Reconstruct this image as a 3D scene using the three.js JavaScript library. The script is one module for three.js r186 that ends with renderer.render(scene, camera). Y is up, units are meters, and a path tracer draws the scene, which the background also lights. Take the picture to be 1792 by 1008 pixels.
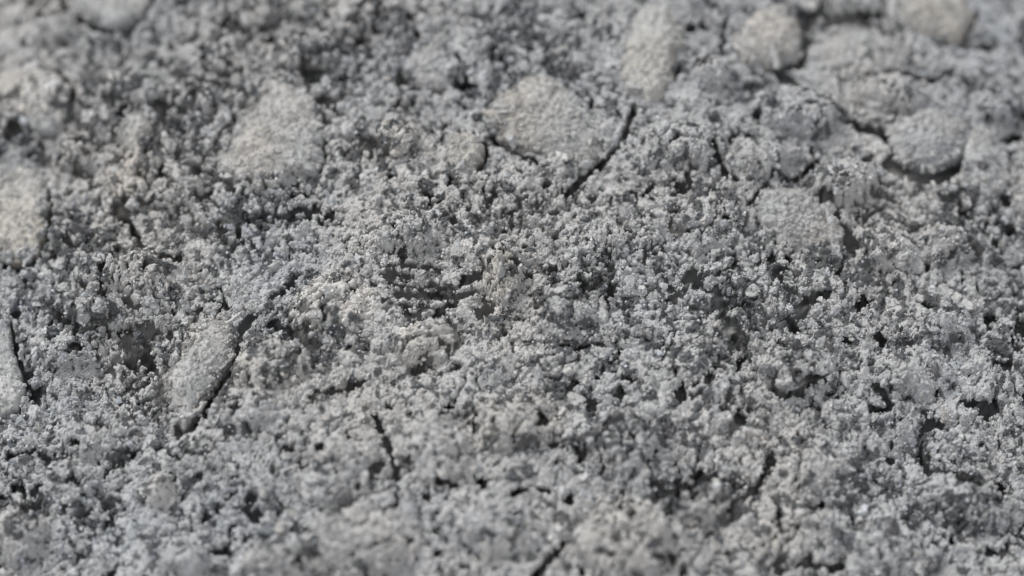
import * as THREE from 'three';
import { mergeVertices } from 'three/addons/utils/BufferGeometryUtils.js';

// ---------------------------------------------------------------- camera, sky, sun, exposure
const scene = new THREE.Scene();
const W = 1792, H = 1008;                       // size of the photograph, for reading positions off it
const ELEV = 65 * Math.PI / 180, DIST = 0.5, FRAME_W = 0.150;
const camera = new THREE.PerspectiveCamera(2 * Math.atan(FRAME_W * H / W / 2 / DIST) * 180 / Math.PI, W / H, 0.05, 10);
camera.position.set(0, Math.sin(ELEV) * DIST, Math.cos(ELEV) * DIST);
camera.lookAt(0, 0, 0);
camera.updateMatrixWorld(); camera.updateProjectionMatrix();
camera.focus = DIST + 0.0005;
camera.userData.fStop = 5.2;

// overcast sky: a bright, faintly blue cloud cover, lighter towards the side where the sun stands behind it
const SUN = new THREE.Vector3(-0.62, 0.80, -0.62).normalize();
{
  const w = 256, h = 128, d = new Float32Array(w * h * 4);
  for (let j = 0; j < h; j++) for (let i = 0; i < w; i++) {
    const up = ((j + .5) / h - .5) * Math.PI, a = ((i + .5) / w - .5) * 2 * Math.PI;
    const x = Math.cos(a) * Math.cos(up), y = Math.sin(up), z = Math.sin(a) * Math.cos(up);
    const c = x * SUN.x + y * SUN.y + z * SUN.z, k = (j * w + i) * 4;
    const glow = 0.5 * Math.pow(Math.max(0, c), 6), sky = y > 0 ? 0.30 + 0.26 * y : 0.10;
    d[k] = (0.97 * sky + glow); d[k + 1] = (0.99 * sky + glow * 0.99); d[k + 2] = (1.04 * sky + glow * 0.97); d[k + 3] = 1;
  }
  const t = new THREE.DataTexture(d, w, h, THREE.RGBAFormat, THREE.FloatType);
  t.mapping = THREE.EquirectangularReflectionMapping; t.magFilter = t.minFilter = THREE.LinearFilter; t.needsUpdate = true;
  scene.background = t; scene.environment = t;
}
const sun = new THREE.DirectionalLight(new THREE.Color(1, 0.975, 0.94), 1.5);
sun.position.copy(SUN); sun.shadow.radius = 26; sun.castShadow = true;
sun.shadow.camera.left = sun.shadow.camera.bottom = -0.4; sun.shadow.camera.right = sun.shadow.camera.top = 0.4;
sun.shadow.camera.near = -1; sun.shadow.camera.far = 2;
scene.add(sun, sun.target);
const renderer = new THREE.WebGLRenderer({ antialias: true });
renderer.toneMapping = THREE.LinearToneMapping;
renderer.toneMappingExposure = 1.36;
renderer.shadowMap.enabled = true;

// ---------------------------------------------------------------- helpers
let seed = 12345;
const rnd = () => { seed = (seed + 0x6D2B79F5) | 0; let t = Math.imul(seed ^ seed >>> 15, 1 | seed); t = t + Math.imul(t ^ t >>> 7, 61 | t) ^ t; return ((t ^ t >>> 14) >>> 0) / 4294967296; };
const hash = (x, y, s) => { let h = Math.imul(x, 374761393) + Math.imul(y, 668265263) + Math.imul(s, 2147483647 ^ 0x5bd1e995); h = Math.imul(h ^ h >>> 13, 1274126177); return ((h ^ h >>> 16) >>> 0) / 4294967296; };
const smooth = (a, b, x) => { const t = Math.min(1, Math.max(0, (x - a) / (b - a))); return t * t * (3 - 2 * t); };
const lerp = (a, b, t) => a + (b - a) * t;
function vnoise(x, y, s) {                      // -1 .. 1
  const ix = Math.floor(x), iy = Math.floor(y), fx = x - ix, fy = y - iy;
  const u = fx * fx * (3 - 2 * fx), v = fy * fy * (3 - 2 * fy);
  return 2 * lerp(lerp(hash(ix, iy, s), hash(ix + 1, iy, s), u), lerp(hash(ix, iy + 1, s), hash(ix + 1, iy + 1, s), u), v) - 1;
}
function lumps(x, y, s) {                       // cells with round backs and sharp joints: 0 in the joint .. 1 on the back
  const ix = Math.floor(x), iy = Math.floor(y); let a = 9, b = 9;
  for (let j = -1; j < 2; j++) for (let i = -1; i < 2; i++) {
    const dx = ix + i + hash(ix + i, iy + j, s) - x, dy = iy + j + hash(ix + i, iy + j, s + 7) - y, d = dx * dx + dy * dy;
    if (d < a) { b = a; a = d; } else if (d < b) b = d;
  }
  return Math.min(1, (Math.sqrt(b) - Math.sqrt(a)) * 1.6);
}
const gauss = () => (rnd() + rnd() + rnd() + rnd() - 2) * 1.732;

// the boulder's large form: a low dome
const dome = (x, z) => -(x * x) / (2 * 0.37) - (z * z) / (2 * 0.5);
const _f = new THREE.Vector3(), _r = new THREE.Vector3(), _u = new THREE.Vector3();
camera.matrixWorld.extractBasis(_r, _u, _f); _f.negate();
const PX = W / FRAME_W;                          // photograph pixels per metre at the focus
function onRock(px, py) {                        // where the line of sight through a pixel meets the dome
  const a = (px - W / 2) / PX / DIST, b = (H / 2 - py) / PX / DIST;
  const dx = _f.x + _r.x * a + _u.x * b, dy = _f.y + _r.y * a + _u.y * b, dz = _f.z + _r.z * a + _u.z * b, o = camera.position;
  let t = DIST;
  for (let k = 0; k < 12; k++) { const e = o.y + dy * t - dome(o.x + dx * t, o.z + dz * t); t += e / -dy * 0.9; }
  return [o.x + dx * t, o.z + dz * t];
}
const mm = 0.001, pw = 1 / PX;

// ---------------------------------------------------------------- what the photograph shows: stones, swellings, cracks, pits
// stones bedded in the surface: outline, height (mm), colour, coarseness (mm), label
const ell = (cx, cy, rx, ry, rot = 0, n = 12) => Array.from({ length: n }, (_, k) => {
  const a = k / n * 2 * Math.PI, c = Math.cos(rot), s = Math.sin(rot), w = 1 + 0.16 * (hash(k, cx | 0, cy | 0) - .5);
  return [cx + w * (Math.cos(a) * rx * c - Math.sin(a) * ry * s), cy + w * (Math.cos(a) * rx * s + Math.sin(a) * ry * c)];
});
const PALE = [0.475, 0.473, 0.46], WARM = [0.47, 0.46, 0.44], BEIGE = [0.485, 0.475, 0.447], GREY = [0.43, 0.43, 0.427];
const STONES = [
  [ell(192, 4, 66, 42), 3.4, PALE, 0.10],
  [[[-20, 160], [0, 125], [45, 118], [95, 130], [122, 165], [118, 200], [95, 232], [60, 222], [20, 205], [-15, 195]], 2.8, PALE, 0.16],
  [[[-40, 335], [-10, 302], [36, 290], [70, 308], [83, 350], [80, 398], [62, 436], [30, 458], [-15, 452], [-42, 400]], 2.2, BEIGE, 0.22],
  [[[363, 290], [398, 238], [438, 180], [480, 144], [525, 155], [555, 190], [563, 238], [556, 300], [505, 322], [450, 326], [388, 316]], 3.0, WARM, 0.22],
  [ell(238, 240, 29, 36, 0.5), 2.0, BEIGE, 0.22],
  [[[700, 112], [715, 86], [750, 77], [790, 88], [801, 115], [786, 145], [750, 152], [715, 142]], 2.0, GREY, 0.25],
  [ell(812, 272, 36, 38), 4.4, PALE, 0.32],
  [[[852, 188], [886, 146], [935, 122], [985, 142], [1020, 178], [1078, 203], [1090, 230], [1062, 262], [1012, 292], [958, 276], [902, 252], [862, 222]], 2.4, WARM, 0.36],
  [[[1086, 102], [1090, 62], [1112, 26], [1150, 10], [1188, 30], [1199, 70], [1185, 120], [1165, 163], [1135, 185], [1102, 175], [1086, 140]], 3.2, BEIGE, 0.26],
  [[[1275, 66], [1286, 26], [1320, 5], [1365, 8], [1395, 35], [1403, 65], [1390, 95], [1355, 112], [1310, 106], [1281, 92]], 3.0, WARM, 0.26],
  [ell(1640, 20, 66, 50), 2.8, BEIGE, 0.2],
  [ell(1520, 88, 76, 42, 0.1), 2.2, PALE, 0.26],
  [[[1322, 348], [1350, 330], [1398, 335], [1443, 358], [1474, 405], [1470, 442], [1440, 458], [1395, 444], [1350, 412], [1325, 378]], 2.0, GREY, 0.34],
  [[[1560, 232], [1600, 202], [1650, 196], [1690, 216], [1692, 255], [1665, 284], [1620, 295], [1576, 280]], 2.6, GREY, 0.26],
  [ell(1722, 285, 42, 66), 2.0, PALE, 0.28],
  [[[287, 668], [318, 604], [358, 562], [408, 560], [413, 600], [390, 650], [352, 705], [320, 746], [301, 722], [284, 694]], 1.6, WARM, 0.22],
  [[[-35, 560], [8, 556], [22, 600], [36, 650], [41, 690], [20, 722], [-35, 735]], 2.0, PALE, 0.24],
];
// swellings of the granular mass itself: x, y, rx, ry, height mm
const SWELLS = [
  [1478, 318, 62, 36, 1.9], [165, 544, 42, 18, 1.6], [276, 860, 21, 24, 1.6], [745, 598, 56, 38, 1.0], [880, 482, 35, 48, 1.7], [130, 266, 38, 29, 1.6], [1752, 186, 48, 36, 1.7], [692, 240, 38, 40, 1.7], [1240, 132, 35, 36, 1.8], [60, 180, 90, 60, 1.2],
  [575, 535, 68, 50, 1.5], [480, 640, 74, 50, 1.5], [1395, 650, 66, 36, 1.7], [630, 950, 90, 55, 2.0], [1100, 955, 85, 60, 2.0], [1690, 880, 75, 48, 1.6],
  [480, 992, 70, 34, 1.8], [325, 985, 46, 32, 1.6], [30, 940, 48, 50, 1.6], [1230, 880, 70, 36, 1.5], [900, 740, 80, 50, 1.3], [1090, 770, 70, 50, 1.2],
  [1190, 260, 80, 44, 1.6], [1400, 190, 90, 48, 1.7], [1560, 170, 70, 34, 1.5], [760, 780, 70, 60, 1.2], [590, 830, 70, 50, 1.3], [430, 720, 60, 36, 1.2],
  [355, 176, 36, 28, 1.4], [110, 620, 60, 24, 1.3], [210, 480, 90, 40, 1.1], [1240, 500, 60, 40, 1.3], [1620, 560, 80, 50, 1.2], [1450, 830, 80, 50, 1.2],
  [1600, 650, 70, 40, 1.1], [1040, 430, 60, 40, 1.0], [700, 410, 70, 34, 1.2], [540, 90, 60, 40, 1.2], [640, 30, 70, 40, 1.3], [90, 60, 60, 30, 1.2], [220, 150, 60, 30, 1.2],
  [680, 920, 60, 60, 1.0], [860, 920, 90, 50, 1.0], [1560, 960, 80, 40, 1.2], [180, 760, 70, 40, 1.1], [120, 850, 60, 40, 1.0], [1330, 280, 60, 36, 1.2], [1540, 430, 70, 40, 1.1],
  [1290, 580, 50, 34, 0.9], [1420, 30, 40, 20, 1.2], [1480, 10, 60, 24, 1.6], [1660, 420, 60, 40, 1.1], [985, 545, 60, 40, 1.1],
];
// paler or warmer patches of the rock: x, y, rx, ry, lighter by, warmer by
const PATCHES = [
  [60, 180, 90, 62, 0.2, 0.03], [130, 266, 40, 30, 0.12, 0.04], [276, 862, 28, 30, 0.40, 0.07], [575, 535, 80, 54, 0.22, 0.06], [745, 598, 56, 40, 0.06, 0.04], [692, 240, 42, 42, 0.10, 0.04], [1240, 132, 38, 38, 0.12, 0.03], [230, 300, 40, 50, 0.08, 0.05],
  [800, 120, 60, 50, 0.05, 0.0], [480, 640, 80, 55, 0.06, 0.04], [900, 740, 95, 60, 0.06, 0.05], [630, 950, 100, 60, 0.07, 0.04], [1100, 955, 90, 65, 0.06, 0.04], [480, 992, 80, 40, 0.08, 0.03], [880, 490, 30, 40, -0.02, 0.05], [360, 640, 70, 90, 0.03, 0.05], [30, 930, 60, 60, 0.06, 0.03],
  [470, 370, 90, 40, -0.12, -0.05], [330, 250, 40, 60, -0.10, -0.05], [560, 120, 60, 40, -0.10, -0.04], [60, 260, 60, 40, -0.12, -0.05], [620, 330, 60, 30, -0.06, -0.04], [500, 470, 70, 40, -0.08, -0.05], [1740, 420, 70, 80, -0.08, -0.04], [1700, 620, 90, 90, -0.06, -0.03],
  [1430, 270, 90, 60, -0.06, -0.04], [1620, 150, 60, 50, -0.06, -0.03], [100, 720, 90, 60, -0.06, -0.03], [400, 880, 70, 50, -0.07, -0.03], [1180, 850, 90, 40, -0.08, -0.04], [820, 900, 90, 60, -0.04, -0.03], [250, 560, 90, 60, -0.05, -0.02], [190, 60, 160, 50, -0.06, -0.03],
];
// cracks: width in pixels, then points;  pits: x, y, radius
const CRACKS = [
  [9, 1112, 192, 1103, 222, 1080, 257, 1046, 285, 1012, 314, 988, 338], [10, 1245, 260, 1262, 290, 1272, 315], [9, 1365, 310, 1390, 312, 1415, 295, 1425, 280],
  [15, 1552, 290, 1580, 300, 1625, 311, 1645, 311, 1676, 293, 1694, 266], [12, 1450, 185, 1480, 207, 1520, 225, 1545, 240], [14, 1368, 118, 1385, 140, 1405, 162], [11, 1308, 147, 1345, 140],
  [10, 1345, 117, 1400, 112], [9, 1350, -8, 1390, 15, 1412, 32, 1450, 35, 1500, 32, 1550, 25], [12, 1434, 340, 1461, 365, 1483, 400, 1489, 430], [7, 1478, 450, 1465, 490],
  [13, 1445, 512, 1420, 530, 1398, 545], [10, 1350, 678, 1365, 693, 1385, 691, 1420, 676, 1447, 661], [11, 1535, 680, 1556, 706], [16, 1253, 515, 1270, 560, 1290, 602], [9, 1235, 545, 1200, 535],
  [5, 958, 616, 985, 604, 1010, 610, 1035, 598, 1060, 604, 1100, 588, 1138, 592], [10, 832, 510, 790, 517, 740, 510, 690, 513], [12, 808, 488, 842, 482], [10, 668, 480, 720, 478], [8, 776, 545, 742, 562, 700, 576], [8, 785, 560, 801, 592, 799, 606],
  [9, 447, 553, 425, 576, 419, 612, 398, 655, 368, 706, 338, 746, 312, 760], [14, 470, 560, 508, 580, 542, 608], [11, 658, 733, 670, 760, 680, 790, 690, 820, 698, 862], [10, 668, 812, 646, 845, 628, 862], [6, 698, 862, 692, 895, 660, 905],
  [11, 1349, 797, 1336, 829, 1321, 849, 1291, 879, 1266, 904], [14, 1140, 842, 1170, 862, 1205, 855, 1250, 835], [12, 988, 946, 965, 975, 940, 1008, 930, 1025], [12, 1392, 983, 1430, 990, 1470, 988], [12, 1610, 739, 1648, 741],
  [12, 1694, 709, 1743, 711], [12, 1684, 848, 1704, 855], [6, 1616, 742, 1614, 785, 1621, 824, 1665, 830, 1690, 850], [10, 1726, 970, 1764, 970], [8, 96, 556, 150, 577, 192, 565], [8, 18, 565, 28, 620, 42, 662, 62, 684],
  [7, 84, 328, 90, 372, 80, 426, 50, 463], [6, 432, 173, 400, 222, 370, 268, 354, 296], [5, 533, 147, 563, 188, 568, 220], [8, 378, 392, 410, 380, 440, 388, 470, 374, 500, 378, 530, 366, 556, 374], [7, 560, 366, 562, 398], [10, 203, 363, 235, 402, 250, 432, 282, 457, 312, 450],
  [11, 136, 36, 185, 56, 222, 52, 256, 16], [12, 790, 150, 832, 148], [10, 850, 250, 848, 278, 838, 300], [9, 700, 128, 712, 148], [9, 368, 966, 402, 970], [9, 428, 890, 450, 912], [9, 768, 846, 802, 850], [7, 1160, 480, 1190, 520],
  [8, 560, 694, 600, 680, 640, 668], [8, 1010, 520, 1045, 502], [9, 1530, 335, 1566, 347], [7, 590, 905, 616, 892], [8, 1270, 40, 1262, 90, 1280, 112], [8, 1405, 45, 1412, 75, 1400, 105], [8, 862, 240, 905, 264, 940, 285],
  [7, 1120, 345, 1146, 320], [8, 1180, 345, 1196, 338], [7, 1310, 358, 1340, 322], [6, 240, 700, 270, 690, 300, 705], [10, 0, 460, 30, 470, 60, 458], [8, 20, 800, 60, 790, 85, 810], [7, 900, 870, 930, 850, 960, 862],
  [8, 1420, 255, 1440, 300], [9, 1405, 160, 1430, 175, 1452, 187], [7, 1545, 240, 1562, 265, 1554, 283], [8, 1410, 35, 1416, 70, 1405, 110], [7, 648, 497, 700, 501, 742, 496, 792, 500], [8, 676, 464, 730, 461, 772, 470], [6, 700, 533, 760, 538, 800, 530], [7, 1690, 262, 1740, 272, 1792, 262], [8, 1500, 32, 1560, 60, 1580, 110], [7, 1690, 340, 1700, 300], [9, 1740, 250, 1775, 240], [9, 1590, 130, 1630, 140, 1670, 120], [8, 100, 130, 130, 160, 128, 195], [7, 600, 60, 640, 70, 670, 60], [8, 470, 520, 500, 505, 520, 480],
];
const PITS = [
  [1490, 432, 15], [850, 537, 18], [545, 128, 20], [1170, 862, 16], [1176, 984, 10], [1018, 999, 9], [1361, 996, 10], [1621, 809, 12], [1746, 851, 13], [1016, 792, 11], [1014, 806, 9], [971, 776, 9], [948, 739, 9], [1036, 704, 14],
  [1296, 736, 10], [1191, 691, 9], [1241, 664, 10], [222, 588, 13], [270, 583, 10], [256, 620, 12], [189, 640, 11], [135, 612, 10], [30, 549, 12], [98, 556, 11], [44, 654, 12], [64, 682, 12], [440, 874, 9], [450, 904, 9], [360, 904, 9],
  [560, 794, 9], [550, 694, 9], [415, 729, 9], [800, 644, 9], [730, 644, 11], [615, 676, 9], [1321, 200, 10], [1516, 277, 9], [1766, 400, 13], [1711, 435, 13], [1656, 350, 9], [1761, 350, 9], [1286, 317, 8], [1396, 430, 11], [1726, 78, 10],
  [1556, 125, 9], [705, 448, 8], [690, 478, 9], [815, 485, 10], [968, 475, 10], [1045, 502, 8], [1187, 522, 9], [900, 471, 9], [845, 847, 9], [903, 908, 8], [1500, 540, 9], [1515, 525, 9], [700, 145, 8], [205, 370, 9], [20, 225, 22], [340, 300, 9],
  [1210, 50, 10], [1230, 40, 9], [1000, 875, 8], [1560, 800, 8], [1480, 600, 9], [1540, 590, 9], [880, 570, 10], [1730, 560, 11], [1760, 640, 9], [1390, 575, 10], [1380, 560, 9], [545, 610, 9], [500, 595, 10], [130, 780, 9], [60, 860, 9], [230, 790, 8],
];

// ---------------------------------------------------------------- height raster of the rock (metres above the dome)
const X0 = -0.113, X1 = 0.113, Z0 = -0.089, Z1 = 0.076, CELL = 0.00015;
const NX = Math.round((X1 - X0) / CELL), NZ = Math.round((Z1 - Z0) / CELL);
const base = new Float32Array(NX * NZ), crack = new Float32Array(NX * NZ), owner = new Int16Array(NX * NZ).fill(-1), rimmed = new Uint8Array(NX * NZ);
const cellOf = (x, z) => { const i = Math.round((x - X0) / CELL), j = Math.round((z - Z0) / CELL); return i < 0 || j < 0 || i >= NX || j >= NZ ? -1 : j * NX + i; };

function stampRound(x, z, rx, rz, fn) {
  const i0 = Math.max(0, Math.floor((x - rx - X0) / CELL)), i1 = Math.min(NX - 1, Math.ceil((x + rx - X0) / CELL));
  const j0 = Math.max(0, Math.floor((z - rz - Z0) / CELL)), j1 = Math.min(NZ - 1, Math.ceil((z + rz - Z0) / CELL));
  for (let j = j0; j <= j1; j++) for (let i = i0; i <= i1; i++) {
    const dx = (X0 + i * CELL - x) / rx, dz = (Z0 + j * CELL - z) / rz, d = dx * dx + dz * dz;
    if (d < 1) fn(j * NX + i, d, X0 + i * CELL, Z0 + j * CELL);
  }
}
const LOOK = 1 / Math.sin(ELEV);
function carve(px, py, r) {
  const [x, z] = onRock(px, py), rr = r * pw * 1.75;
  stampRound(x, z, rr * 1.5, rr * 1.5 * LOOK, (k, d, gx, gz) => {
    const e = Math.sqrt(d) * 1.5 + 0.5 * vnoise(gx * 1200, gz * 1200, 31) + 0.25 * vnoise(gx * 3200, gz * 3200, 32);
    const v = 1 - smooth(0.55, 1.05, e); if (v > crack[k]) crack[k] = v;
  });
}
for (const [w, ...p] of CRACKS) for (let k = 0; k + 3 < p.length; k += 2) {
  const n = Math.ceil(Math.hypot(p[k + 2] - p[k], p[k + 3] - p[k + 1]) / 3);
  for (let m = 0; m <= n; m++) {
    const t = m / n, x = lerp(p[k], p[k + 2], t), y = lerp(p[k + 1], p[k + 3], t), thick = 0.9 + 0.26 * vnoise(x / 14, y / 14, 41);
    if (thick > 0.42) carve(x + 3 * vnoise(x / 9, y / 9, 42), y + 3 * vnoise(x / 9, y / 9, 43), w / 2 * thick);
  }
}
for (const [x, y, r] of PITS) carve(x, y, r * 0.75);
for (const [outline] of STONES) {                // an open seam under the lower and right-hand rim of each stone
  const c = new THREE.CatmullRomCurve3(outline.map(([x, y]) => new THREE.Vector3(x, y, 0)), true), mx = outline.reduce((t, p) => t + p[0], 0) / outline.length, my = outline.reduce((t, p) => t + p[1], 0) / outline.length;
  for (const p of c.getSpacedPoints(Math.round(c.getLength() / 3))) {
    const dx = p.x - mx, dy = p.y - my, d = Math.hypot(dx, dy), side = (dx * 0.8 + dy * 0.5) / d, t = side + 0.7 * vnoise(p.x / 17, p.y / 17, 44);
    if (t > 0.8) carve(p.x + dx / d * 4, p.y + dy / d * 4, 1.6 + 2 * Math.min(1, t - 0.8));
  }
}

const swell = new Float32Array(NX * NZ);
for (const [px, py, rx, ry, h] of SWELLS) {
  const [x, z] = onRock(px, py);
  stampRound(x, z, rx * pw * 1.05, ry * pw * 1.05 * LOOK, (k, d, gx, gz) => { swell[k] = Math.max(swell[k], h * mm * Math.pow(Math.max(0, 1 - d * (1 + 0.35 * vnoise(gx * 300, gz * 300, 5))), 0.7)); });
}
const bend = (x, z, f, a, n) => [x * f + a * vnoise(x * f * 1.7, z * f * 1.7, n), z * f + a * vnoise(x * f * 1.7, z * f * 1.7, n + 1)];
const clod = (x, z) => lumps(...bend(x, z, 165, 0.7, 8), 3);      // clods of about 6 mm
const crumb = (x, z) => lumps(...bend(x, z, 430, 0.8, 10), 4);    // crumbs of about 2 mm
// where the crust has broken up into crumbs (centre and radius in pixels, strength); elsewhere it is fused
const BROKEN = [[790, 410, 170, 0.6], [930, 500, 150, 0.7], [1010, 420, 200, 0.75], [1270, 530, 150, 0.75], [1440, 530, 110, 0.5], [240, 590, 190, 0.95], [500, 590, 90, 0.7], [60, 640, 110, 0.6], [330, 60, 330, 0.95], [640, 150, 200, 0.95], [420, 370, 130, 0.8], [80, 260, 150, 0.9], [280, 180, 180, 0.95], [150, 400, 150, 0.8],
  [180, 400, 160, 0.45], [100, 800, 190, 0.55], [1200, 850, 120, 0.5], [1680, 780, 150, 0.6], [1650, 400, 140, 0.5], [930, 60, 190, 0.5], [440, 850, 150, 0.45], [1010, 790, 120, 0.45], [1290, 330, 110, 0.4], [1760, 560, 120, 0.5], [1330, 690, 130, 0.4]]
  .map(([px, py, r, v]) => [...onRock(px, py), r * pw, v]);
const loose = (x, z) => {
  let v = 0.30;
  for (const [cx, cz, r, k] of BROKEN) { const d = ((x - cx) ** 2 + ((z - cz) / LOOK) ** 2) / (r * r); if (d < 2.2) v = Math.max(v, 0.30 + k * Math.exp(-d * 1.3)); }
  return v * (1 + 0.45 * vnoise(x * 60, z * 60, 12) + 0.3 * vnoise(x * 130, z * 130, 13));
};
const patches = PATCHES.map(([px, py, rx, ry, a, b]) => [...onRock(px, py), rx * pw, ry * pw * LOOK, a, b]);
function hue(x, z) {                             // [lighter, warmer] at a place
  let a = 0, b = 0;
  const wx = x + 1.6 * mm * vnoise(x * 260, z * 260, 15), wz = z + 1.6 * mm * vnoise(x * 260, z * 260, 16);
  for (const [cx, cz, rx, rz, l, w] of patches) { const d = ((wx - cx) / rx) ** 2 + ((wz - cz) / rz) ** 2; if (d < 1.3) { const k = 1 - smooth(0.45, 1.3, d); a += l * k; b += w * k; } }
  return [Math.max(-0.14, a), Math.max(-0.02, b)];
}
const seam = (x, z) => 0.5 + 0.5 * vnoise(x * 210, z * 210, 17);
const relief = (x, z) => {
  const l = Math.min(1.2, Math.max(0.15, loose(x, z)));
  return 1.1 * mm * vnoise(x * 70, z * 70, 1) + 0.9 * mm * vnoise(x * 170, z * 170, 2)
    + 0.85 * mm * (Math.min(1, clod(x, z) * 2.4) - 0.6) * (0.4 + 0.6 * l) + 0.45 * mm * (Math.min(1, crumb(x, z) * 2.2) - 0.6) * l
    + 0.22 * mm * vnoise(x * 700, z * 700, 6) + 0.16 * mm * (lumps(x * 1100, z * 1100, 18) - 0.5) + 0.14 * mm * vnoise(x * 1700, z * 1700, 7) + 0.12 * mm * vnoise(x * 3300, z * 3300, 14);
};
// where the pale crust is missing and the rock under it shows: flecks, open joints, cracks and pits (0 .. 1)
function bare(x, z, c) {
  const l = Math.min(1.1, loose(x, z)), wx = x + 0.35 * mm * vnoise(x * 900, z * 900, 19), wz = z + 0.35 * mm * vnoise(x * 900, z * 900, 20);
  const f = 0.62 * vnoise(wx * 760, wz * 640, 21) + 0.38 * vnoise(wx * 1500, wz * 1500, 22) + 0.22 * vnoise(wx * 190, wz * 190, 23);
  const fleck = smooth(0.0, 0.10, f - (0.625 - 0.25 * l));
  const joint = smooth(0.0, 0.08, 0.13 * l + 0.10 * f - crumb(x, z)), split = smooth(0, 0.06, 0.15 * seam(x, z) + 0.06 * f - 0.03 - clod(x, z));
  return Math.max(c, fleck, joint, split);
}
// specks of charcoal-grey mineral in the pale crust and its stones, with outlines of their own
const speck = (x, z) => {
  const wx = x + 0.5 * mm * vnoise(x * 800, z * 800, 28), wz = z + 0.5 * mm * vnoise(x * 800, z * 800, 29);
  const v = 0.55 * vnoise(wx * 820, wz * 700, 25) + 0.45 * vnoise(wx * 1900, wz * 1900, 26) + 0.22 * vnoise(x * 150, z * 150, 27) + 0.26 * Math.min(1, loose(x, z));
  return 1 - 0.74 * smooth(0.36, 0.45, v);
};
const gap = new Float32Array(NX * NZ);
for (let j = 0, k = 0; j < NZ; j++) for (let i = 0; i < NX; i++, k++) {
  const x = X0 + i * CELL, z = Z0 + j * CELL;
  gap[k] = bare(x, z, crack[k]);
  base[k] = relief(x, z) + swell[k] * 2.1;
}
const solid = base.slice();                      // the crust before anything is bedded in it
console.log('raster', NX, NZ);

// ---------------------------------------------------------------- materials
const rock = (r, g, b, rough, extra = {}) => new THREE.MeshPhysicalMaterial({ color: new THREE.Color().setRGB(r, g, b), roughness: rough, ...extra });
const matrixMaterial = rock(1, 1, 1, 0.85, { vertexColors: true });
const stoneMaterial = rock(1, 1, 1, 0.8, { vertexColors: true });
const grainMaterial = rock(1, 1, 1, 0.62);
const glassyMaterial = rock(1, 1, 1, 0.16, { specularIntensity: 1 });

// ---------------------------------------------------------------- the boulder
const boulder = new THREE.Group();
boulder.name = 'boulder';
boulder.userData = { label: 'rough grey boulder with pale rounded stones bedded in its granular, cracked surface', category: 'rock' };
scene.add(boulder);
const add = (name, geometry, material, parent = boulder) => {
  const m = new THREE.Mesh(geometry, material); m.name = name; m.castShadow = m.receiveShadow = true; parent.add(m); return m;
};
const axis = (a, b, step, far) => { const v = []; for (let x = a; x <= b; x += step) v.push(x); let s = step, lo = a, hi = b; while (lo > -far) { s *= 1.12; lo -= s; v.unshift(lo); } s = step; hi = v[v.length - 1]; while (hi < far) { s *= 1.12; hi += s; v.push(hi); } return v; };
const outer = (x, z) => relief(x, z) + (0.012 * vnoise(x * 18, z * 18, 51) + 0.004 * vnoise(x * 60, z * 60, 52)) * smooth(0, 0.06, Math.max(Math.abs(x) - X1, Math.abs(z) - Z1));
function sheet(name, step, far, height, colour, closed, material, holed) {
  const xs = axis(X0 + 0.002, X1 - 0.002, step, far), zs = axis(Z0 + 0.002, Z1 - 0.002, step, far), nx = xs.length, nz = zs.length;
  const pos = new Float32Array((nx * nz + 1) * 3), col = new Float32Array((nx * nz + 1) * 3), idx = [], c = nx * nz, open = new Float32Array(nx * nz);
  for (let j = 0, k = 0; j < nz; j++) for (let i = 0; i < nx; i++, k++) {
    const x = xs[i], z = zs[j];
    pos[k * 3] = x; pos[k * 3 + 1] = dome(x, z) + height(x, z, cellOf(x, z)); pos[k * 3 + 2] = z;
    col.set(colour(x, z, cellOf(x, z)), k * 3);
    open[k] = holed && cellOf(x, z) >= 0 ? gap[cellOf(x, z)] : 0;
    if (!i || !j) continue;
    if (open[k - nx - 1] + open[k - 1] + open[k - nx] < 1.5) idx.push(k - nx - 1, k - 1, k - nx);   // no crust over a hole
    if (open[k - nx] + open[k - 1] + open[k] < 1.5) idx.push(k - nx, k - 1, k);
  }
  pos[c * 3 + 1] = closed; col.fill(0.1, c * 3);  // the sheet goes round and closes underneath: a solid body
  for (let i = 0; i + 1 < nx; i++) idx.push(i, i + 1, c, (nz - 1) * nx + i + 1, (nz - 1) * nx + i, c);
  for (let j = 0; j + 1 < nz; j++) idx.push((j + 1) * nx, j * nx, c, j * nx + nx - 1, (j + 1) * nx + nx - 1, c);
  const g = new THREE.BufferGeometry();
  g.setAttribute('position', new THREE.BufferAttribute(pos, 3)); g.setAttribute('color', new THREE.BufferAttribute(col, 3));
  g.setIndex(idx); g.computeVertexNormals();
  console.log(name, idx.length / 3);
  return add(name, g, material);
}
// the rock is one colour through and through: pale grey with charcoal specks
const rockColour = (x, z, c) => {
  const [li, wa] = hue(x, z), t = (c < 0 ? 0.29 : 0.45 * speck(x, z)) * (1 + li) * (1 + 0.10 * vnoise(x * 420, z * 420, 98) + 0.10 * vnoise(x * 1300, z * 1300, 64) + 0.08 * vnoise(x * 2900, z * 2900, 65) + 0.05 * vnoise(x * 55, z * 55, 95)), w = wa * 0.6 + 0.03 * vnoise(x * 55, z * 55, 95);
  return [t * (1 + w), t, t * (0.985 - 1.2 * w)];
};
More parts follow.
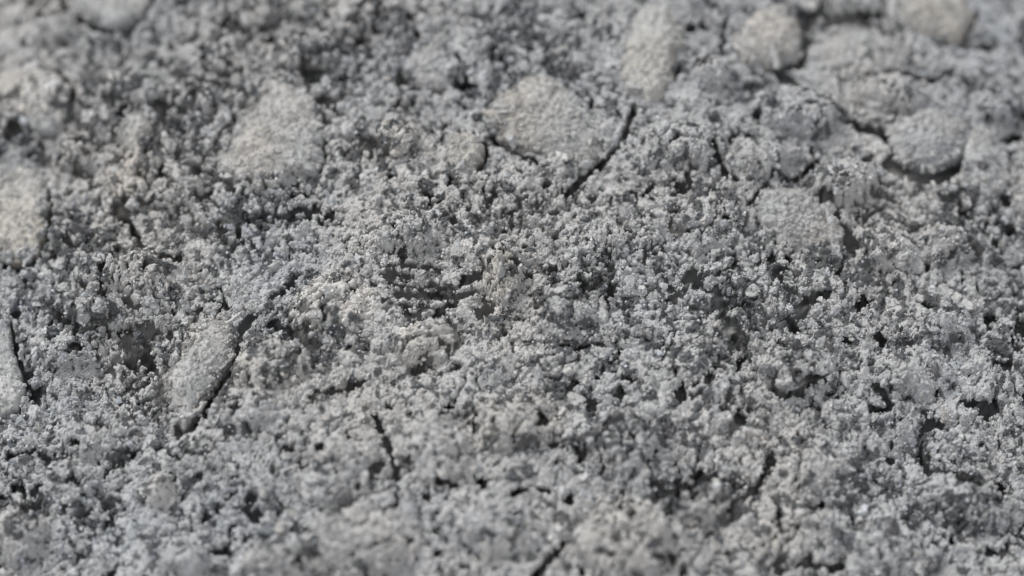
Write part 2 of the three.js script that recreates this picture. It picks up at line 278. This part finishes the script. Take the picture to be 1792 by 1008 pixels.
// every crack and hole in the crust opens into a pocket that is wider and deeper than its mouth
const pocket = new Float32Array(NX * NZ);
{
  const wide = 6, row = new Float32Array(NX * NZ);
  for (let j = 0; j < NZ; j++) for (let i = 0; i < NX; i++) { let v = 0; for (let d = -wide; d <= wide; d++) { const q = i + d; if (q >= 0 && q < NX) v = Math.max(v, gap[j * NX + q]); } row[j * NX + i] = v; }
  for (let j = 0; j < NZ; j++) for (let i = 0; i < NX; i++) { let v = 0; for (let d = -wide; d <= wide; d++) { const q = j + d; if (q >= 0 && q < NZ) v = Math.max(v, row[q * NX + i]); } pocket[j * NX + i] = v; }
}
sheet('inner_rock', 0.0004, 0.27, (x, z, c) => (c < 0 ? outer(x, z) - 2 * mm : solid[c] - 6 * mm * pocket[c] - 1.5 * mm * crack[c]) - 1.1 * mm - 0.2 * mm * vnoise(x * 700, z * 700, 24), rockColour, -0.35, matrixMaterial, false);
sheet('pale_crust', 0.00021, 0.28, (x, z, c) => c < 0 ? outer(x, z) : solid[c] - Math.min(1, 1.6 * gap[c]) * 0.9 * mm, rockColour, -0.36, matrixMaterial, true);

// bedded stones
const stoneOf = [];
STONES.forEach(([outline, height, tint, coarse], n) => {
  const pts = outline.map(([px, py]) => { const [x, z] = onRock(px, py); return new THREE.Vector3(x, 0, z); });
  const curve = new THREE.CatmullRomCurve3(pts, true), seg = 132, rings = 34, rim = curve.getSpacedPoints(seg);
  const cx = pts.reduce((s, p) => s + p.x, 0) / pts.length, cz = pts.reduce((s, p) => s + p.z, 0) / pts.length;
  const level = rim.map((p) => cellOf(p.x, p.z)).filter((c) => c >= 0), ground = level.reduce((t, c) => t + solid[c], 0) / Math.max(1, level.length) + 0.1 * mm;
  const H0 = (height * 0.36 + 0.25) * mm;
  const up = (r, x, z) => ground - 1.2 * mm + (H0 + 1.2 * mm) * Math.pow(Math.max(0, 1 - Math.pow(r, 3.6)), 0.62)
    + Math.min(1, (1 - r) * 6 + 0.3) * mm * (0.75 * vnoise(x * 160, z * 160, 71 + n) + 0.25 * vnoise(x * 420, z * 420, 70 + n) + coarse * 0.7 * (1.5 * (lumps(x * 900, z * 900, 72 + n) - 0.5) + 0.9 * vnoise(x * 1600, z * 1600, 73 + n) + 0.7 * vnoise(x * 3000, z * 3000, 74)));
  const pos = [], col = [], idx = [];
  for (let a = 0; a <= rings; a++) for (let b = 0; b < seg; b++) {
    const r = Math.pow(a / rings, 0.8), w = 1 + r * (0.09 * vnoise(b * 0.22, n * 5, 75) + 0.07 * vnoise(b * 0.6, n * 5, 76));
    const x = cx + (rim[b].x - cx) * r * w, z = cz + (rim[b].z - cz) * r * w, y = dome(x, z) + (a === rings ? ground - 2.4 * mm : up(r, x, z));
    pos.push(x, y, z);
    const c = cellOf(x, z); if (c >= 0) { owner[c] = n; }
    const s = 0.90 + 0.13 * vnoise(x * 240, z * 240, 77) + 0.17 * vnoise(x * 1900, z * 1900, 78) + 0.08 * vnoise(x * 800, z * 800, 79), q = 0.05 * vnoise(x * 130, z * 130, 80);
    const d = 0.6 + 0.4 * speck(x, z);
    col.push(tint[0] * (s + q) * d, tint[1] * s * d, tint[2] * (s - q) * d);
    if (a) { const k = a * seg + b, m = a * seg + (b + 1) % seg; idx.push(k - seg, m - seg, k, m - seg, m, k); }
  }
  // raster: who lies here, how high
  const lim = 1.15 * Math.max(...rim.map((p) => Math.hypot(p.x - cx, p.z - cz))), radii = new Float32Array(360);
  for (const p of curve.getSpacedPoints(720)) { const q = Math.floor(((Math.atan2(p.z - cz, p.x - cx) / Math.PI + 1) * 180) + 360) % 360; radii[q] = Math.hypot(p.x - cx, p.z - cz); }
  for (let q = 0; q < 720; q++) if (!radii[q % 360]) radii[q % 360] = radii[(q + 359) % 360];
  stampRound(cx, cz, lim, lim, (k, d, x, z) => {
    const q = Math.floor(((Math.atan2(z - cz, x - cx) / Math.PI + 1) * 180) + 360) % 360, r = Math.hypot(x - cx, z - cz) / radii[q];
    if (r < 1) { const h = up(r, x, z); if (h > base[k] || gap[k] > 0.6) { base[k] = h; owner[k] = n; gap[k] *= smooth(0.8, 1, r); } else owner[k] = -1; if (r < 0.93) crack[k] = 0; rimmed[k] = r > 0.78 + 0.2 * vnoise(x * 330, z * 330, 81) - 0.12 * Math.max(0, (z - cz) / lim) ? 1 : 0; }
  });
  const g = new THREE.BufferGeometry();
  g.setAttribute('position', new THREE.Float32BufferAttribute(pos, 3)); g.setAttribute('color', new THREE.Float32BufferAttribute(col, 3));
  g.setIndex(idx); g.computeVertexNormals();
  // make sure the faces look up
  const nn = g.attributes.normal; let sum = 0; for (let k = seg; k < seg * 20; k++) sum += nn.getY(k);
  if (sum < 0) { for (let k = 0; k < idx.length; k += 3) [idx[k], idx[k + 1]] = [idx[k + 1], idx[k]]; g.setIndex(idx); g.computeVertexNormals(); }
  add('bedded_stone', g, stoneMaterial);
  stoneOf.push(tint);
});
console.log('stones');

// grains: angular crystal lumps
const n3 = (x, y, z, s) => { const k = Math.floor(z), f = z - k, t = f * f * (3 - 2 * f); return lerp(vnoise(x, y, s + k * 17), vnoise(x, y, s + k * 17 + 17), t); };
function grainShape(s, detail, rough) {
  const g = mergeVertices(new THREE.IcosahedronGeometry(1, detail).deleteAttribute('normal').deleteAttribute('uv')), p = g.attributes.position, v = new THREE.Vector3();
  const cuts = Array.from({ length: 8 }, (_, k) => [new THREE.Vector3(hash(s, k, 1) - .5, hash(s, k, 2) - .5, hash(s, k, 3) - .5).normalize(), 0.5 + 0.35 * hash(s, k, 4)]);
  for (let i = 0; i < p.count; i++) {
    v.fromBufferAttribute(p, i);
    const a = v.x + s * 5.3, b = v.y + s * 2.9, c = v.z + 4;
    v.multiplyScalar(1 + rough * (0.42 * n3(a * 1.5, b * 1.5, c * 1.5, 101) + 0.30 * n3(a * 3, b * 3, c * 3, 211)));
    for (const [n, d] of cuts) { const e = v.dot(n) - d; if (e > 0) v.addScaledVector(n, -e * 0.9); }
    v.multiplyScalar(1 + rough * (0.16 * n3(a * 6, b * 6, c * 6, 307) + 0.12 * n3(a * 12, b * 12, c * 12, 401)));
    p.setXYZ(i, v.x, v.y, v.z);
  }
  g.computeVertexNormals();
  return g;
}
const COARSE = Array.from({ length: 12 }, (_, k) => grainShape(k + 1, 11, k % 3 ? 1 : 0.55)), FINE = Array.from({ length: 6 }, (_, k) => grainShape(k + 41, 3, 0.9));

const top = base.slice();                        // height with the grains that are already there
const coarse = [], fine = [];
const col3 = [0, 0, 0];
const tinted = (col, o, lot) => { const t = stoneOf[o], m = 0.82 + 0.36 * lot; for (let q = 0; q < 3; q++) col[q] = lerp(col[q], t[q] * m, 0.65); };
function mineral(x, z, fineOne) {                // colour of one grain: grey quartz and feldspar, some dark mica, some white
  const dot = speck(x, z), u = rnd(), patch = vnoise(x * 55, z * 55, 95) + 0.5 * vnoise(x * 130, z * 130, 96);
  let t = 0.46 * dot * Math.exp(0.13 * gauss()) * (1 + 0.07 * patch + 0.16 * vnoise(x * 420, z * 420, 98));
  if (u < 0.05) t = 0.09; else if (u > (fineOne ? 0.93 : 0.97)) t = fineOne ? 0.66 : 0.48;
  const [li, wa] = hue(x, z), w = 0.03 * patch + 0.015 * gauss() + wa * 0.6;
  t *= 1 + li;
  const cool = dot < 0.6 ? 0.05 : 0;
  return [t * (1 + w - cool), t, t * (0.995 - w * 1.2 + cool)];
}
{
  const area = (X1 - X0) * (Z1 - Z0) * 1e6, count = Math.round(area * 2.4);
  for (let k = 0; k < count; k++) {
    const x = X0 + 0.003 + rnd() * (X1 - X0 - 0.006), z = Z0 + 0.003 + rnd() * (Z1 - Z0 - 0.006), c = cellOf(x, z);
    const zoneLot = rnd(), zone = 0.5 + 0.5 * vnoise(x * 60, z * 60, 97), size = rnd(), up = rnd(), col = mineral(x, z), rot = [rnd() * 6.3, rnd() * 6.3, rnd() * 6.3], sx = 0.75 + 0.75 * rnd(), sz = 0.5 + 0.5 * rnd(), shape = Math.floor(rnd() * 12), keep = rnd();
    const far = (0.1 + 0.3 * size * size) * mm, near = (dx, dz) => { const q = cellOf(x + dx * far, z + dz * far); return q < 0 ? 0 : gap[q]; };
    if (Math.max(gap[c], near(1, 0), near(-1, 0), near(0, 1), near(0, -1)) > 0.5) continue;
    const l = loose(x, z);
    if (owner[c] >= 0 && keep > (rimmed[c] ? 0.9 : 0.45)) continue;
    if (owner[c] >= 0) tinted(col, owner[c], zoneLot);
    const r = (owner[c] >= 0 && !rimmed[c] ? 0.55 : 1) * (0.26 + 0.50 * Math.pow(size, 2.6) + 0.16 * zone + (size > 0.97 ? 0.5 * (up + 0.2) : 0)) * mm * 0.98;
    if (size < 0.35 && keep < 0.3) continue;
    const h = base[c] + ((up - 0.5) * 0.7 - 0.84 + 0.40 * Math.min(1, Math.max(0, l))) * r;
    coarse.push({ x, z, h, r, col, rot, sx, sz, shape });
    stampRound(x, z, r * 0.85, r * 0.85, (q, d) => { const y = h + r * 0.75 * Math.sqrt(1 - d); if (y > top[q]) top[q] = y; });
  }
  const many = Math.round(area * 10);
  for (let k = 0; k < many; k++) {
    const x = X0 + 0.003 + rnd() * (X1 - X0 - 0.006), z = Z0 + 0.003 + rnd() * (Z1 - Z0 - 0.006), c = cellOf(x, z);
    const size = rnd(), up = rnd(), col = mineral(x, z, true), rot = [rnd() * 6.3, rnd() * 6.3, rnd() * 6.3], shape = Math.floor(rnd() * 6), keep = rnd();
    if (gap[c] > 0.45) continue;
    const o = owner[c];
    if (o >= 0) { if (keep > 0.85) continue; tinted(col, o, rnd()); }
    const wall = gap[c] > 0.04, r = (0.08 + 0.15 * Math.pow(size, 2)) * mm * (wall ? 1.35 : 1);   // crumbs stud the walls of every crack
    fine.push({ x, z, h: top[c] + (up - 0.85) * r - Math.min(1, 1.6 * gap[c]) * (0.7 + 0.5 * up) * mm, r, col, rot, sx: 0.8 + 0.4 * size, sz: 0.7 + 0.3 * up, shape });
  }
}
console.log('grains', coarse.length, fine.length);
const _q = new THREE.Quaternion(), _e = new THREE.Euler(), _m = new THREE.Matrix4(), _p = new THREE.Vector3(), _s = new THREE.Vector3();
const place = (g) => _m.compose(_p.set(g.x, dome(g.x, g.z) + g.h, g.z), _q.setFromEuler(_e.set(...g.rot)), _s.set(g.r * g.sx, g.r, g.r * g.sz));

// the 300 largest grains in view are pieces of their own
const view = new THREE.Vector3(), order = coarse.map((g) => {
  view.set(g.x, dome(g.x, g.z) + g.h, g.z).project(camera);
  return [Math.abs(view.x) < 0.97 && Math.abs(view.y) < 0.97 ? g.r * g.sx * (1 + (g.h - base[cellOf(g.x, g.z)]) / g.r) : 0, g];
}).sort((a, b) => b[0] - a[0]);
const single = new Set(order.slice(0, 300).map((o) => o[1]));
const TONES = [[0.25, 0.25, 0.255], [0.30, 0.298, 0.295], [0.34, 0.34, 0.345], [0.39, 0.385, 0.37], [0.46, 0.46, 0.455], [0.10, 0.10, 0.105]].map((c, k) => rock(...c, k === 5 ? 0.3 : 0.6));
const toneAt = (t) => TONES[t < 0.15 ? 5 : t < 0.27 ? 0 : t < 0.32 ? 1 : t < 0.365 ? 2 : t < 0.43 ? 3 : 4];
for (const g of single) { const m = add('grain', COARSE[g.shape], toneAt(g.col[1])); place(g).decompose(m.position, m.quaternion, m.scale); }

// all the smaller grains: nobody could count them
const cover = new THREE.Group(); cover.name = 'grain_cover'; cover.userData = { kind: 'stuff' }; boulder.add(cover);
const _c = new THREE.Color();
function spread(list, shapes, name) {
  shapes.forEach((shape, n) => [grainMaterial, glassyMaterial].forEach((material, glassy) => {
    const mine = list.filter((g, k) => g.shape === n && (hash(k, n, 5) < 0.14) === !!glassy);
    const im = new THREE.InstancedMesh(shape, material, mine.length);
    mine.forEach((g, k) => { im.setMatrixAt(k, place(g)); im.setColorAt(k, _c.setRGB(...g.col)); });
    im.name = name; im.userData = { kind: 'stuff' }; im.castShadow = im.receiveShadow = true; cover.add(im);
  }));
}
spread(coarse.filter((g) => !single.has(g)), COARSE, 'coarse_sand');
spread(fine, FINE, 'fine_sand');

// a few hair-thin fibres caught in the open pits
const fibreMaterial = rock(0.62, 0.61, 0.58, 0.5);
[[868, 530, 12, 0.4, 1.9], [884, 548, 9, 2.2, 2.4], [846, 552, 10, 1.1, 1.2], [1187, 524, 9, 0.9, 0.8], [1180, 516, 7, 2.6, 0.9], [826, 438, 8, 0.2, 2.2], [906, 522, 7, 1.6, 1.6]].forEach(([px, py, len, turn, curl], n) => {
  const pts = [];
  let x = px, y = py, a = turn;
  for (let k = 0; k < 9; k++) {
    const [wx, wz] = onRock(x, y), c = cellOf(wx, wz);
    pts.push(new THREE.Vector3(wx, dome(wx, wz) + Math.max(top[c], base[c] + 0.4 * mm) + 0.05 * mm + 0.25 * mm * Math.sin(k / 8 * Math.PI), wz));
    x += Math.cos(a) * len / 3; y += Math.sin(a) * len / 3; a += curl / 6;
  }
  const f = new THREE.Mesh(new THREE.TubeGeometry(new THREE.CatmullRomCurve3(pts), 40, 0.05 * mm, 6), fibreMaterial);
  f.name = n ? 'plant_fibre_' + String(n).padStart(3, '0') : 'plant_fibre'; f.castShadow = f.receiveShadow = true;
  f.userData = { label: 'hair-thin pale curved fibre caught in a dark pit of the grey boulder', category: 'fibre', group: 'pale fibres caught in the pits' };
  scene.add(f);
});

renderer.render(scene, camera);
